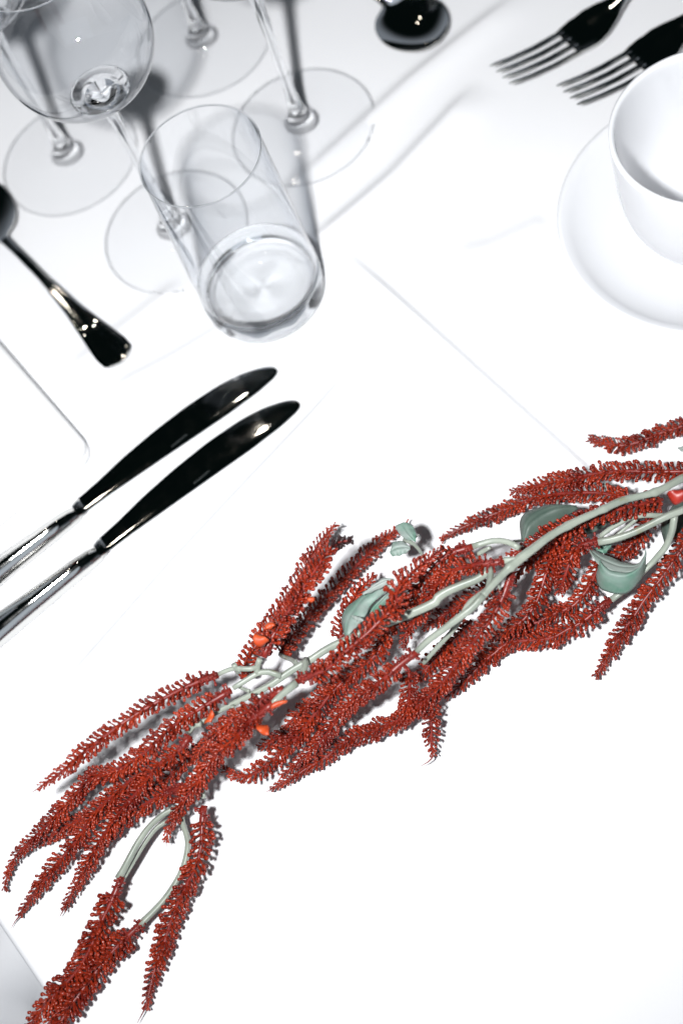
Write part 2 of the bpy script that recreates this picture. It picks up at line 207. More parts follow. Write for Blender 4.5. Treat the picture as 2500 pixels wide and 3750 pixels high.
BRACTS = [
 {'a':[(-5.79,25.72,6.9),(-5.66,25.84,6.9),(-5.34,25.51,6.9),(-5.24,25.3,6.9)],'b':[(-5.88,25.49,6.7),(-5.71,25.31,6.7),(-5.41,25.33,6.7),(-5.26,25.36,6.7)],'bul':0.12,'k':'o'},
 {'a':[(-7.3,22.4,6.0),(-7.15,22.39,6.0),(-6.88,22.24,6.0),(-6.87,22.06,6.0)],'b':[(-7.33,22.23,6.2),(-7.25,22.01,6.2),(-7.11,21.8,6.2),(-6.95,21.74,6.2)],'bul':0.12,'k':'o'},
 {'a':[(-8.8,24.17,5.6),(-8.84,23.92,5.6),(-9.06,23.72,5.6)],'b':[(-8.92,24.22,5.4),(-9.22,24.04,5.4),(-9.41,23.86,5.4)],'bul':0.12,'k':'o'},
 {'a':[(12.76,23.56,5.2),(12.75,23.12,5.2),(12.87,22.94,5.2),(13.28,22.93,5.2)],'b':[(12.8,23.51,5.5),(13.05,23.45,5.5),(13.27,23.32,5.5),(13.45,23.13,5.5)],'bul':0.12,'k':'r'},
 {'a':[(-6.33,22.74,6.5),(-6.02,22.8,6.5),(-5.63,22.6,6.5)],'b':[(-6.38,22.61,6.5),(-6.16,22.58,6.5),(-5.71,22.56,6.5)],'bul':0.12,'k':'o'},
 {'a':[(-5.11,25.97,6.9),(-4.88,26.03,6.9),(-4.72,25.85,6.9)],'b':[(-5.12,25.74,7.0),(-4.93,25.7,7.0),(-4.72,25.71,7.0)],'bul':0.12,'k':'o'},
 {'a':[(-2.96,25.84,7.6),(-2.78,25.84,7.6),(-2.68,25.69,7.6)],'b':[(-2.96,25.72,7.6),(-2.86,25.62,7.6),(-2.74,25.62,7.6)],'bul':0.12,'k':'o'},
]
CREASE = {
 'cr1': [(6.13,48.26,0.0),(7.89,41.35,0.0),(11.11,29.07,0.0),(12.8,22.38,0.0)],
 'cr2': [(6.09,40.92,0.0),(1.23,38.62,0.0),(-8.52,34.63,0.0),(-18.52,30.0,0.0)],
 'r1': [(23.92,57.73,0.0),(21.66,57.12,0.0),(14.64,55.33,0.0),(8.08,53.14,0.0),(5.1,52.23,0.0)],
 'r2': [(18.17,53.04,0.0),(15.23,51.61,0.0),(11.17,49.89,0.0),(6.34,48.54,0.0),(4.21,48.25,0.0)],
 'r3': [(-1.43,50.03,0.0),(-2.71,49.76,0.0),(-6.42,48.86,0.0),(-10.1,47.9,0.0)],
 'r4': [(0.26,46.03,0.0),(-4.59,45.68,0.0),(-6.79,45.67,0.0),(-8.54,45.38,0.0)],
 'r5': [(17.02,42.27,0.0),(15.31,42.37,0.0),(13.27,42.48,0.0),(11.22,43.22,0.0)],
 'edge': [(-22.25,22.73,0.0),(-21.01,18.58,0.0),(-20.51,16.3,0.0)],
 'napkin': [(-12.01,52.9,0.6),(-9.75,44.29,0.6),(-9.67,43.39,0.6),(-10.3,42.64,0.6),(-12.34,42.2,0.6),(-15.74,41.58,0.6)],
}


# ---------------------------------------------------------------- helpers
def mat(name, base, rough=0.5, metal=0.0, spec=0.5, **kw):
    m = bpy.data.materials.new(name)
    m.use_nodes = True
    nt = m.node_tree
    b = nt.nodes['Principled BSDF']
    b.inputs['Base Color'].default_value = (*base, 1)
    b.inputs['Roughness'].default_value = rough
    b.inputs['Metallic'].default_value = metal
    b.inputs['Specular IOR Level'].default_value = spec
    for k, v in kw.items():
        b.inputs[k.replace('_', ' ')].default_value = v
    return m, nt, b

def noise_color(nt, b, c1, c2, scale, lo=0.35, hi=0.65, detail=3):
    geo = nt.nodes.new('ShaderNodeNewGeometry')
    n = nt.nodes.new('ShaderNodeTexNoise')
    n.inputs['Scale'].default_value = scale
    n.inputs['Detail'].default_value = detail
    rp = nt.nodes.new('ShaderNodeValToRGB')
    rp.color_ramp.elements[0].position = lo
    rp.color_ramp.elements[1].position = hi
    rp.color_ramp.elements[0].color = (*c1, 1)
    rp.color_ramp.elements[1].color = (*c2, 1)
    nt.links.new(geo.outputs['Position'], n.inputs['Vector'])
    nt.links.new(n.outputs['Fac'], rp.inputs['Fac'])
    nt.links.new(rp.outputs['Color'], b.inputs['Base Color'])
    return geo, n, rp

def bump(nt, b, tex_out, strength, dist):
    bp = nt.nodes.new('ShaderNodeBump')
    bp.inputs['Strength'].default_value = strength
    bp.inputs['Distance'].default_value = dist
    nt.links.new(tex_out, bp.inputs['Height'])
    nt.links.new(bp.outputs['Normal'], b.inputs['Normal'])

def mesh_obj(name, V, F, m, parent=None, smooth=True, unit=CM, sharp=0):
    me = bpy.data.meshes.new(name)
    V = np.asarray(V, float) * unit
    me.from_pydata([tuple(v) for v in V], [], [tuple(int(i) for i in f) for f in F])
    me.update()
    if smooth:
        me.polygons.foreach_set('use_smooth', np.ones(len(me.polygons), bool))
    if sharp:
        me.set_sharp_from_angle(angle=math.radians(sharp))
    me.materials.append(m)
    o = bpy.data.objects.new(name, me)
    COL.objects.link(o)
    if parent is not None:
        o.parent = parent
    return o

def fast_mesh(name, V, F, m):
    """triangles/quads given as one int array (same corner count)"""
    me = bpy.data.meshes.new(name)
    V = np.asarray(V, np.float32) * CM
    F = np.asarray(F, np.int32)
    k = F.shape[1]
    me.vertices.add(len(V)); me.vertices.foreach_set('co', V.ravel())
    me.loops.add(F.size); me.loops.foreach_set('vertex_index', F.ravel())
    me.polygons.add(len(F))
    me.polygons.foreach_set('loop_start', np.arange(0, F.size, k, dtype=np.int32))
    me.polygons.foreach_set('use_smooth', np.ones(len(F), bool))
    me.update(calc_edges=True)
    me.materials.append(m)
    return me

def thing(name, label, cat, loc=(0, 0, 0), rz=0.0, group=None):
    o = bpy.data.objects.new(name, None)
    o.empty_display_size = 0.02
    COL.objects.link(o)
    o.location = tuple(c * CM for c in loc)
    o.rotation_euler = (0, 0, rz)
    tag(o, label, cat, group)
    return o

def tag(o, label, cat, group=None):
    o['label'] = label
    o['category'] = cat
    if group:
        o['group'] = group
    return o

def copy_tree(o, parent=None):
    c = o.copy()
    COL.objects.link(c)
    c.parent = parent
    for ch in list(o.children):
        copy_tree(ch, c)
    return c

def lathe(profile, n=72, close=False):
    V, F = [], []
    idx = []
    for r, z in profile:
        if r < 1e-6:
            idx.append([len(V)]); V.append((0, 0, z))
        else:
            idx.append(list(range(len(V), len(V) + n)))
            for i in range(n):
                a = 2 * math.pi * i / n
                V.append((r * math.cos(a), r * math.sin(a), z))
    for a, b in zip(idx[:-1], idx[1:]):
        for i in range(n):
            j = (i + 1) % n
            if len(a) == 1 and len(b) == 1:
                continue
            if len(a) == 1:
                F.append((a[0], b[j], b[i]))
            elif len(b) == 1:
                F.append((a[i], a[j], b[0]))
            else:
                F.append((a[i], a[j], b[j], b[i]))
    return V, F

def smooth_poly(P, n):
    """Catmull-Rom through P, n samples evenly along its length"""
    P = np.asarray(P, float)
    if len(P) == 2:
        d = P
    else:
        Q = np.vstack([2 * P[0] - P[1], P, 2 * P[-1] - P[-2]])
        d = []
        for i in range(1, len(Q) - 2):
            p0, p1, p2, p3 = Q[i - 1:i + 3]
            for t in np.linspace(0, 1, 12, endpoint=False):
                d.append(0.5 * (2 * p1 + (p2 - p0) * t + (2 * p0 - 5 * p1 + 4 * p2 - p3) * t * t + (3 * p1 - p0 - 3 * p2 + p3) * t ** 3))
        d.append(P[-1])
        d = np.array(d)
    L = np.r_[0, np.cumsum(np.linalg.norm(np.diff(d, axis=0), axis=1))]
    s = np.linspace(0, L[-1], n)
    return np.stack([np.interp(s, L, d[:, k]) for k in range(d.shape[1])], 1), L[-1]

def frames(P):
    T = np.gradient(P, axis=0)
    T /= np.linalg.norm(T, axis=1)[:, None]
    N = np.empty_like(T)
    n = np.cross(T[0], [0.3, 0.2, 1.0]); n /= np.linalg.norm(n)
    for i in range(len(P)):
        n = n - T[i] * (n @ T[i]); n /= np.linalg.norm(n)
        N[i] = n
    return T, N, np.cross(T, N)

def tube(P, R, k=8, cap=True, ridge=0.0):
    P = np.asarray(P, float)
    R = np.broadcast_to(np.asarray(R, float), (len(P),)) if np.ndim(R) == 0 else np.asarray(R, float)
    T, N, B = frames(P)
    a = np.arange(k) * 2 * math.pi / k
    V = (P[:, None] + (R[:, None] * (1 + ridge * np.cos(4 * a + 0.6)[None] + 0.6 * ridge * np.cos(7 * a)[None]))[:, :, None] * (np.cos(a)[None, :, None] * N[:, None] + np.sin(a)[None, :, None] * B[:, None])).reshape(-1, 3)
    F = []
    for i in range(len(P) - 1):
        for j in range(k):
            F.append((i * k + j, i * k + (j + 1) % k, (i + 1) * k + (j + 1) % k, (i + 1) * k + j))
    V = list(map(tuple, V))
    if cap:
        V.append(tuple(P[0])); V.append(tuple(P[-1]))
        n = len(P)
        for j in range(k):
            F.append((len(V) - 2, (j + 1) % k, j))
            F.append((len(V) - 1, (n - 1) * k + j, (n - 1) * k + (j + 1) % k))
    return V, F

def join(parts):
    V, F = [], []
    for v, f in parts:
        o = len(V)
        V += list(v)
        F += [tuple(i + o for i in q) for q in f]
    return V, F

# ---------------------------------------------------------------- materials
def fabric(name, c, weave=9.0, strength=0.25):
    m, nt, b = mat(name, c, 0.9, spec=0.15)
    geo = nt.nodes.new('ShaderNodeNewGeometry')
    n = nt.nodes.new('ShaderNodeTexNoise')
    n.inputs['Scale'].default_value = weave
    n.inputs['Detail'].default_value = 2
    nt.links.new(geo.outputs['Position'], n.inputs['Vector'])
    bump(nt, b, n.outputs['Fac'], strength, 0.04)
    return m

M_CLOTH = fabric('white_tablecloth_cotton', (0.80, 0.80, 0.81))
M_NAPKIN = fabric('white_napkin_linen', (0.82, 0.82, 0.82), 11)

def glass_mat(name, tint):
    m = bpy.data.materials.new(name)
    m.use_nodes = True
    nt = m.node_tree
    for n in list(nt.nodes):
        if n.type != 'OUTPUT_MATERIAL':
            nt.nodes.remove(n)
    g = nt.nodes.new('ShaderNodeBsdfGlass')
    g.inputs['Color'].default_value = (*tint, 1)
    g.inputs['Roughness'].default_value = 0.0
    g.inputs['IOR'].default_value = 1.46
    nt.links.new(g.outputs[0], nt.nodes['Material Output'].inputs['Surface'])
    return m
M_GLASS = glass_mat('clear_glass', (0.995, 0.998, 1.0))

def thin_glass(name, edge, lo, face=(0.975, 0.982, 0.99), refl=1.6):
    """a thin blown wall: Fresnel reflection of both faces, and an edge-on tint painted in for the longer path and refracted surroundings"""
    m = bpy.data.materials.new(name)
    m.use_nodes = True
    nt = m.node_tree
    nt.nodes.remove(nt.nodes['Principled BSDF'])
    geo = nt.nodes.new('ShaderNodeNewGeometry')
    io = nt.nodes.new('ShaderNodeMapRange')
    io.inputs['To Min'].default_value = 1.5
    io.inputs['To Max'].default_value = 1 / 1.5
    fr = nt.nodes.new('ShaderNodeFresnel')
    dbl = nt.nodes.new('ShaderNodeMath'); dbl.operation = 'MULTIPLY'; dbl.inputs[1].default_value = refl; dbl.use_clamp = True
    lw = nt.nodes.new('ShaderNodeLayerWeight')
    lw.inputs['Blend'].default_value = 0.5
    rp = nt.nodes.new('ShaderNodeValToRGB')
    rp.color_ramp.elements[0].position = lo
    rp.color_ramp.elements[0].color = (*face, 1)
    rp.color_ramp.elements[1].position = 1.0
    rp.color_ramp.elements[1].color = (*edge, 1)
    tr = nt.nodes.new('ShaderNodeBsdfTransparent')
    gl = nt.nodes.new('ShaderNodeBsdfGlossy'); gl.inputs['Roughness'].default_value = 0.0
    mx = nt.nodes.new('ShaderNodeMixShader')
    nt.links.new(lw.outputs['Facing'], rp.inputs['Fac'])
    nt.links.new(rp.outputs['Color'], tr.inputs[0])
    nt.links.new(geo.outputs['Backfacing'], io.inputs['Value'])
    nt.links.new(io.outputs['Result'], fr.inputs['IOR'])
    nt.links.new(fr.outputs[0], dbl.inputs[0])
    nt.links.new(dbl.outputs[0], mx.inputs[0])
    nt.links.new(tr.outputs[0], mx.inputs[1])
    nt.links.new(gl.outputs[0], mx.inputs[2])
    nt.links.new(mx.outputs[0], nt.nodes['Material Output'].inputs['Surface'])
    return m
M_FOOT = thin_glass('foot_glass', (0.92, 0.95, 0.98), 0.6, (0.995, 0.997, 1.0), 0.8)
M_THIN = thin_glass('thin_clear_glass', (0.80, 0.85, 0.92), 0.55)
M_BOWL = thin_glass('blown_bowl_glass', (0.10, 0.14, 0.21), 0.62)  # dark edge tint paints in the dark surroundings a thick bowl refracts

M_STEEL, nt, b = mat('polished_steel', (0.72, 0.72, 0.70), 0.07, 1.0)
geo = nt.nodes.new('ShaderNodeNewGeometry')
n1 = nt.nodes.new('ShaderNodeTexNoise'); n1.inputs['Scale'].default_value = 1.4; n1.inputs['Detail'].default_value = 5
mr = nt.nodes.new('ShaderNodeMapRange')
mr.inputs['From Min'].default_value = 0.45; mr.inputs['From Max'].default_value = 0.75
mr.inputs['To Min'].default_value = 0.03; mr.inputs['To Max'].default_value = 0.065
nt.links.new(geo.outputs['Position'], n1.inputs['Vector'])
nt.links.new(n1.outputs['Fac'], mr.inputs['Value'])
nt.links.new(mr.outputs['Result'], b.inputs['Roughness'])
M_ENGR, _, _ = mat('etched_mark', (0.10, 0.11, 0.11), 0.5, 0.2)

M_CHINA, nt, b = mat('glazed_white_porcelain', (0.70, 0.705, 0.72), 0.08, spec=0.5)

M_RED, nt, b = mat('red_plastic_floret', (0.2, 0.02, 0.01), 0.27, spec=0.40)
geo, n, rp = noise_color(nt, b, (0.125, 0.0082, 0.0042), (0.330, 0.0320, 0.0098), 0.9, 0.3, 0.72, 4)
M_AXIS, nt, b = mat('red_plastic_axis', (0.2, 0.02, 0.01), 0.38, spec=0.4)
noise_color(nt, b, (0.13, 0.011, 0.008), (0.22, 0.022, 0.015), 2.2, 0.3, 0.7)
M_TIP, _, _ = mat('dark_dyed_floret', (0.022, 0.006, 0.006), 0.4)
M_BRACT, nt, b = mat('orange_bract', (0.5, 0.06, 0.01), 0.45)
noise_color(nt, b, (0.42, 0.045, 0.009), (0.52, 0.075, 0.014), 2.2)
M_BRACTR, nt, b = mat('red_bract', (0.3, 0.015, 0.008), 0.4)
noise_color(nt, b, (0.26, 0.012, 0.007), (0.34, 0.022, 0.010), 2.0)
M_STEM, nt, b = mat('pale_green_stem', (0.3, 0.33, 0.27), 0.36)
geo, n, rp = noise_color(nt, b, (0.215, 0.245, 0.205), (0.31, 0.34, 0.285), 0.8, 0.35, 0.65, 5)
e = rp.color_ramp.elements.new(0.27); e.color = (0.20, 0.20, 0.115, 1)
bump(nt, b, n.outputs['Fac'], 0.25, 0.06)

def leaf_mat(name, c1, c2, rough=0.5):
    m, nt, b = mat(name, c1, rough, spec=0.4)
    geo, n, rp = noise_color(nt, b, c1, c2, 0.75, 0.32, 0.68, 4)
    n2 = nt.nodes.new('ShaderNodeTexNoise'); n2.inputs['Scale'].default_value = 9
    nt.links.new(geo.outputs['Position'], n2.inputs['Vector'])
    bump(nt, b, n2.outputs['Fac'], 0.15, 0.03)
    return m
M_LEAF = {'leaf': leaf_mat('teal_green_leaf', (0.065, 0.185, 0.125), (0.235, 0.275, 0.255)),
          'pale': leaf_mat('grey_green_leaf', (0.20, 0.25, 0.22), (0.31, 0.34, 0.32)),
          'dark': leaf_mat('dark_sage_leaf', (0.055, 0.085, 0.068), (0.095, 0.125, 0.105))}

# ---------------------------------------------------------------- tablecloth over the table edge
def dist_poly(X, Y, P):
    """signed distance and 0..1 position along polyline P"""
    P = np.asarray(P, float)[:, :2]
    L = np.linalg.norm(np.diff(P, axis=0), axis=1)
    cum = np.r_[0, np.cumsum(L)]
    best = np.full(X.shape, 1e9); sg = np.zeros(X.shape); u = np.zeros(X.shape)
    for i in range(len(P) - 1):
        d = (P[i + 1] - P[i]) / L[i]
        rx, ry = X - P[i, 0], Y - P[i, 1]
        t = np.clip(rx * d[0] + ry * d[1], 0, L[i])
        dx, dy = rx - t * d[0], ry - t * d[1]
        dd = np.hypot(dx, dy)
        m_ = dd < best
        best[m_] = dd[m_]
        sg[m_] = np.sign(d[0] * dy - d[1] * dx)[m_]
        u[m_] = ((cum[i] + t) / cum[-1])[m_]
    return best * sg, u

def vnoise(X, Y, s, seed):
    g = np.random.default_rng(seed).random((64, 64)) * 2 - 1
    x, y = X / s, Y / s
    xi, yi = np.floor(x).astype(int), np.floor(y).astype(int)
    fx, fy = x - xi, y - yi
    fx, fy = fx * fx * (3 - 2 * fx), fy * fy * (3 - 2 * fy)
    a = g[xi % 64, yi % 64]; b_ = g[(xi + 1) % 64, yi % 64]; c = g[xi % 64, (yi + 1) % 64]; d = g[(xi + 1) % 64, (yi + 1) % 64]
    return (a * (1 - fx) + b_ * fx) * (1 - fy) + (c * (1 - fx) + d * fx) * fy

def cloth_height(X, Y):
    Z = 0.10 * vnoise(X, Y, 8.0, 1) + 0.02 * vnoise(X, Y, 4.0, 2)
    for key, amp, w, sk in (('cr1', 0.36, 0.30, 0), ('cr2', 0.30, 0.27, 0), ('r1', 0.26, 0.80, 1), ('r2', 0.38, 0.90, 1),
                            ('r3', 0.20, 0.6, 0), ('r4', 0.22, 0.5, 0), ('r5', 0.24, 0.8, 0)):
        d, u = dist_poly(X, Y, CREASE[key])
        tp = np.clip(np.minimum(u, 1 - u) * 5, 0, 1)
        tp = tp * tp * (3 - 2 * tp)
        if sk:
            w = np.where(d < 0, w * 0.6, w * 1.5)
        Z = Z + amp * np.exp(-(d / w) ** 2) * tp
    return Z - 0.08

E0, E1 = np.array(CREASE['edge'][0][:2]), np.array(CREASE['edge'][-1][:2])
ed = (E1 - E0) / np.linalg.norm(E1 - E0)
en = np.array([-ed[1], ed[0]])
if en[0] < 0:
    en = -en

def build_cloth():
    s = np.r_[np.arange(-34, -6, 1.0), np.arange(-6, 52, 0.16), np.arange(52, 90, 1.0)]
    t = np.r_[np.arange(-90, -52, 1.0), np.arange(-52, 14, 0.16), np.arange(14, 40, 1.0)]
    S, T = np.meshgrid(s, t, indexing='ij')
    rr = 0.55
    th_max = math.radians(86)
    arc = rr * th_max
    out = np.zeros_like(S); Zd = np.zeros_like(S)
    p = np.clip(-S, 0, None)
    th = np.clip(p / rr, 0, th_max)
    out += rr * np.sin(th); Zd -= rr * (1 - np.cos(th))
    q = np.clip(p - arc, 0, None)
    q1 = np.minimum(q, 5.0)
    out += q1 * math.cos(th_max); Zd -= q1 * math.sin(th_max)
    q2 = np.clip(q - 5.0, 0, None)
    fl = math.radians(38) + 0.22 * np.sin(T * 0.55 + 1.2) * np.clip(q2 / 6, 0, 1) + 0.1 * np.sin(T * 1.3)
    out += q2 * np.cos(fl); Zd -= q2 * np.sin(fl)
    base = np.clip(S, 0, None) - out
    X = E0[0] + ed[0] * T + en[0] * base
    Y = E0[1] + ed[1] * T + en[1] * base
    Z = Zd + cloth_height(X, Y) * np.clip((S + 0.4) / 2.0, 0, 1)
    V = np.stack([X, Y, Z], -1).reshape(-1, 3)
    ns, nt_ = S.shape
    I = np.arange(ns * nt_).reshape(ns, nt_)
    F = np.stack([I[:-1, :-1], I[:-1, 1:], I[1:, 1:], I[1:, :-1]], -1).reshape(-1, 4)
    nrm = np.cross(V[F[-1][1]] - V[F[-1][0]], V[F[-1][3]] - V[F[-1][0]])
    if nrm[2] < 0:
        F = F[:, ::-1]
    o = bpy.data.objects.new('tablecloth', fast_mesh('tablecloth', V, F, M_CLOTH))
    COL.objects.link(o)
    tag(o, 'white cotton tablecloth with pressed fold creases hanging over the table edge', 'tablecloth')
    o.cycles.is_caustics_receiver = True
    return o
cloth = build_cloth()

# ---------------------------------------------------------------- folded napkin left of the knives
def rounded_rect(w, h, r, n=10):
    pts = []
    for cx, cy_, a0 in ((w - r, h - r, 0), (r, h - r, 90), (r, r, 180), (w - r, r, 270)):
        for i in range(n + 1):
            a = math.radians(a0 + 90 * i / n)
            pts.append((cx + r * math.cos(a), cy_ + r * math.sin(a)))
    return np.array(pts)

def build_napkin():
    root = thing('folded_napkin', 'folded white linen napkin with a rounded corner lying beside the knife handles', 'napkin', (-9.98, 42.42, 0), math.atan2(0.967, -0.253))
    # local x runs along the long edge away from the rounded corner, local y to the left
    W_, H_ = 20.0, 15.0
    for prof in (((0.05, 0.02), (0.0, 0.12), (0.0, 0.44), (0.04, 0.52), (0.3, 0.55)), ((0.04, 0.57), (0.0, 0.64), (0.0, 0.80), (0.06, 0.98), (0.20, 1.10), (0.42, 1.16), (0.8, 1.18))):
        rings = []
        for off, z in prof:
            q = rounded_rect(W_ - 2 * off, H_ - 2 * off, 1.0 - 0.3 * off) + off
            rings.append(np.c_[q, np.full(len(q), z)])
        V = np.vstack(rings); n = len(rings[0]); F = []
        for a in range(len(rings) - 1):
            for i in range(n):
                j = (i + 1) % n
                F.append((a * n + i, a * n + j, (a + 1) * n + j, (a + 1) * n + i))
        F.append(tuple(range((len(rings) - 1) * n, len(rings) * n)))
        mesh_obj('fold_layer', V, F, M_NAPKIN, root)
    return root
build_napkin()

# ---------------------------------------------------------------- cutlery
def loft(stations):
    """stations: list of closed rings with equal counts; capped"""
    k = len(stations[0]); V = []; F = []
    for r in stations:
        V += [tuple(p) for p in r]
    for i in range(len(stations) - 1):
        for j in range(k):
            F.append((i * k + j, i * k + (j + 1) % k, (i + 1) * k + (j + 1) % k, (i + 1) * k + j))
    F.append(tuple(reversed(range(k))))
    F.append(tuple(range((len(stations) - 1) * k, len(stations) * k)))
    return V, F

def ring_yz(x, yc, zc, hw, hz, k=16, p=2.0):
    o = []
    for i in range(k):
        a = 2 * math.pi * i / k
        c, s = math.cos(a), math.sin(a)
        o.append((x, yc + hw * math.copysign(abs(c) ** (2 / p), c), zc + hz * math.copysign(abs(s) ** (2 / p), s)))
    return o

def build_knife(label, loc, rz):
    root = thing('table_knife', label, 'knife', loc, rz, 'table knives')
    ux = [-0.18, 1.35, 3.06, 5.12, 7.29, 9.34, 10.59, 11.4, 11.9, 12.15, 12.25, 12.28]
    uy = [0.45, 0.68, 1.03, 1.31, 1.48, 1.45, 1.26, 1.00, 0.78, 0.60, 0.46, 0.26]
    lx = [-0.18, 1.47, 4.13, 6.85, 8.89, 10.75, 11.8, 12.15, 12.28]
    ly = [-0.45, -0.38, -0.37, -0.37, -0.37, -0.27, -0.10, 0.03, 0.20]
    xs = np.r_[np.linspace(-0.18, 10.5, 26), np.linspace(10.7, 12.1, 10), (12.17, 12.22, 12.255, 12.275)]
    st = []
    for x in xs:
        # smooth the traced edges
        a = float(np.mean([np.interp(x + d, ux, uy) for d in (-0.3, 0, 0.3)])) if x < 11.4 else float(np.interp(x, ux, uy))
        c = float(np.interp(x, lx, ly))
        ym, hw = (a + c) / 2, max((a - c) / 2, 0.012)
        r = []
        lift = 0.33 - 0.012 * x + 0.05 * max(0, (x - 9.5) / 2.8) ** 2 * -1.2
        for i in range(9):          # top, spine to edge
            s = -1 + 2 * i / 8
            tz = 0.022 * (1 - s ** 6)
            r.append((x, ym + s * hw, lift + tz))
        for i in range(9):
            s = 1 - 2 * i / 8
            r.append((x, ym + s * hw * 0.97, lift - 0.02 - 0.05 * (1 - s * s)))
        st.append(r)
    V, F = loft(st)
    bl = mesh_obj('blade', V, F, M_STEEL, root, sharp=38)
    # etched maker's mark: a row of small worn strokes
    pv, pf = [], []
    for i in range(9):
        x0 = 5.5 + i * 0.115
        for (dx, dy, w, hgt) in ((0, 0, 0.018, 0.1), (0.035, 0.08 * (i % 2), 0.03, 0.02), (0.06, 0, 0.016, 0.07 + 0.03 * (i % 3 == 0))):
            ax, ay = x0 + dx, -0.16 + dy + 0.012 * i
            s_ = (ay - 0.45) / 0.85
            z = 0.33 - 0.012 * ax + 0.022 + 0.004
            o = len(pv)
            pv += [(ax, ay, z), (ax + w, ay, z), (ax + w, ay + hgt, z), (ax, ay + hgt, z)]
            pf.append((o, o + 1, o + 2, o + 3))
    mesh_obj('etched_mark', pv, pf, M_ENGR, bl, smooth=False)
    # bolster
    bs = [ring_yz(x, y, z, w, hh, 20) for x, y, z, w, hh in
          ((0.06, -0.02, 0.33, 0.47, 0.10), (-0.05, -0.03, 0.34, 0.50, 0.17), (-0.16, -0.06, 0.36, 0.50, 0.20), (-0.28, -0.10, 0.38, 0.46, 0.22), (-0.42, -0.14, 0.40, 0.44, 0.26))]
    V, F = loft(bs)
    mesh_obj('bolster', V, F, M_STEEL, root, sharp=38)
    hs = []
    for x in np.r_[np.linspace(-0.36, -1.6, 8), np.linspace(-2.2, -10.6, 16), np.linspace(-10.9, -11.4, 5)]:
        hw = float(np.interp(-x, [0.36, 0.8, 1.6, 5, 9, 10.6, 11.1, 11.4], [0.44, 0.54, 0.60, 0.74, 0.95, 1.0, 0.8, 0.30]))
        hh = float(np.interp(-x, [0.36, 0.8, 1.6, 5, 9, 11.0, 11.4], [0.27, 0.38, 0.45, 0.50, 0.50, 0.40, 0.18]))
        hs.append([(x, -0.14 + 0.055 * (x + 0.4) + a_ * hw, 0.02 + hh + c_ * hh) for a_, c_ in
                   ((-1, -0.45), (-0.93, 0.05), (-0.82, 0.36), (-0.62, 0.66), (-0.36, 0.93), (-0.22, 1.0), (-0.08, 0.98), (0.22, 0.70), (0.55, 0.36), (0.88, 0.02), (1, -0.2),
                    (0.9, -0.6), (0.5, -0.95), (0, -1), (-0.5, -0.98), (-0.9, -0.8))])
    V, F = loft(hs)
    mesh_obj('handle', V, F, M_STEEL, root, sharp=26)
    return root

def ang(a, b_):
    return math.atan2(b_[1] - a[1], b_[0] - a[0])
build_knife('polished steel table knife next to the folded napkin, outer one of the pair', (-11.69, 39.95, 0), ang((-11.69, 39.95), (0.45, 41.76)))
build_knife('polished steel table knife between the other knife and the red flower garland', (-11.42, 37.24, 0), ang((-11.08, 37.30), (0.40, 39.23)))

def build_spoon(name, label, loc, rz, bowl_l, bowl_w, depth, hl, hend):
    """x=0 at the neck, bowl towards -x, handle towards +x"""
    root = thing(name, label, 'spoon', loc, rz)
    nu, nv = 34, 20
    Vt, Vb = [], []
    for i in range(nu + 1):
        u = i / nu
        x = -bowl_l * u
        uu = min(1.0, max(0.0, (u - 0.05) / 0.95))
        w = bowl_w * math.sqrt(max(0.0, 1 - (2 * uu ** 0.92 - 1) ** 2))
        w = max(w, 0.26 if u < 0.10 else 0.03)
        for j in range(nv + 1):
            v = -1 + 2 * j / nv
            d = depth * (1 - v * v) * math.sin(math.pi * u) ** 0.7 if 0 < u < 1 else 0
            z = 0.95 - 0.15 * u - d
            z = float(np.interp(u, [0, .25, 1], [0.95, 0.88, 0.78])) - d
            Vt.append((x, v * w, z))
            Vb.append((x, v * w * 0.99, z - 0.11 - 0.05 * math.sin(math.pi * u)))
    V = Vt + Vb; F = []
    n0 = len(Vt); q = nv + 1
    for i in range(nu):
        for j in range(nv):
            a = i * q + j
            F.append((a, a + 1, a + q + 1, a + q))
            F.append((n0 + a, n0 + a + q, n0 + a + q + 1, n0 + a + 1))
    rim = [j for j in range(q)] + [i * q + nv for i in range(1, nu + 1)] + [nu * q + j for j in range(nv - 1, -1, -1)] + [i * q for i in range(nu - 1, 0, -1)]
    for k in range(len(rim)):
        a, c = rim[k], rim[(k + 1) % len(rim)]
        F.append((a, n0 + a, n0 + c, c))
    mesh_obj('bowl', V, F, M_STEEL, root, sharp=38)
    st = []
    for x in np.r_[np.linspace(-0.15, hl - 1.5, 22), np.linspace(hl - 1.35, hl, 10)]:
        u = max(0, x) / hl
        hw = float(np.interp(u, [0, .12, .35, .6, .78, .9, .96, .985, 1], np.array([0.26, 0.22, 0.23, 0.48, 0.80, 1.0, .95, .7, .25]) * hend))
        z = float(np.interp(u, [0, .15, .4, .75, 1], [0.93, 1.12, 1.0, 0.42, 0.30]))
        rg = []
        for i in range(13):
            s = -1 + 2 * i / 12
            rim_ = 0.05 * math.exp(-((abs(s) - 0.8) / 0.14) ** 2) * min(1, u * 2)      # raised border along the handle
            rg.append((x, s * hw, z + 0.07 * (1 - s * s) + rim_))
        for i in range(13):
            s = 1 - 2 * i / 12
            rg.append((x, s * hw * 0.97, z - 0.06 - 0.06 * (1 - s * s)))
        st.append(rg)
    V, F = loft(st)
    mesh_obj('handle', V, F, M_STEEL, root, sharp=38)
    return root
build_spoon('table_spoon', 'large steel spoon with beaded handle end pointing at the knives', (-9.865, 57.865, 0), ang((-9.865, 57.865), (-6.75, 47.1)), 6.6, 2.1, 0.35, 11.35, 1.0)
build_spoon('soup_spoon', 'round steel soup spoon with its bowl beside a wine glass foot', (15.75, 60.75, 0), math.atan2(0.95, -0.30), 4.6, 2.05, 0.75, 11.0, 0.85)

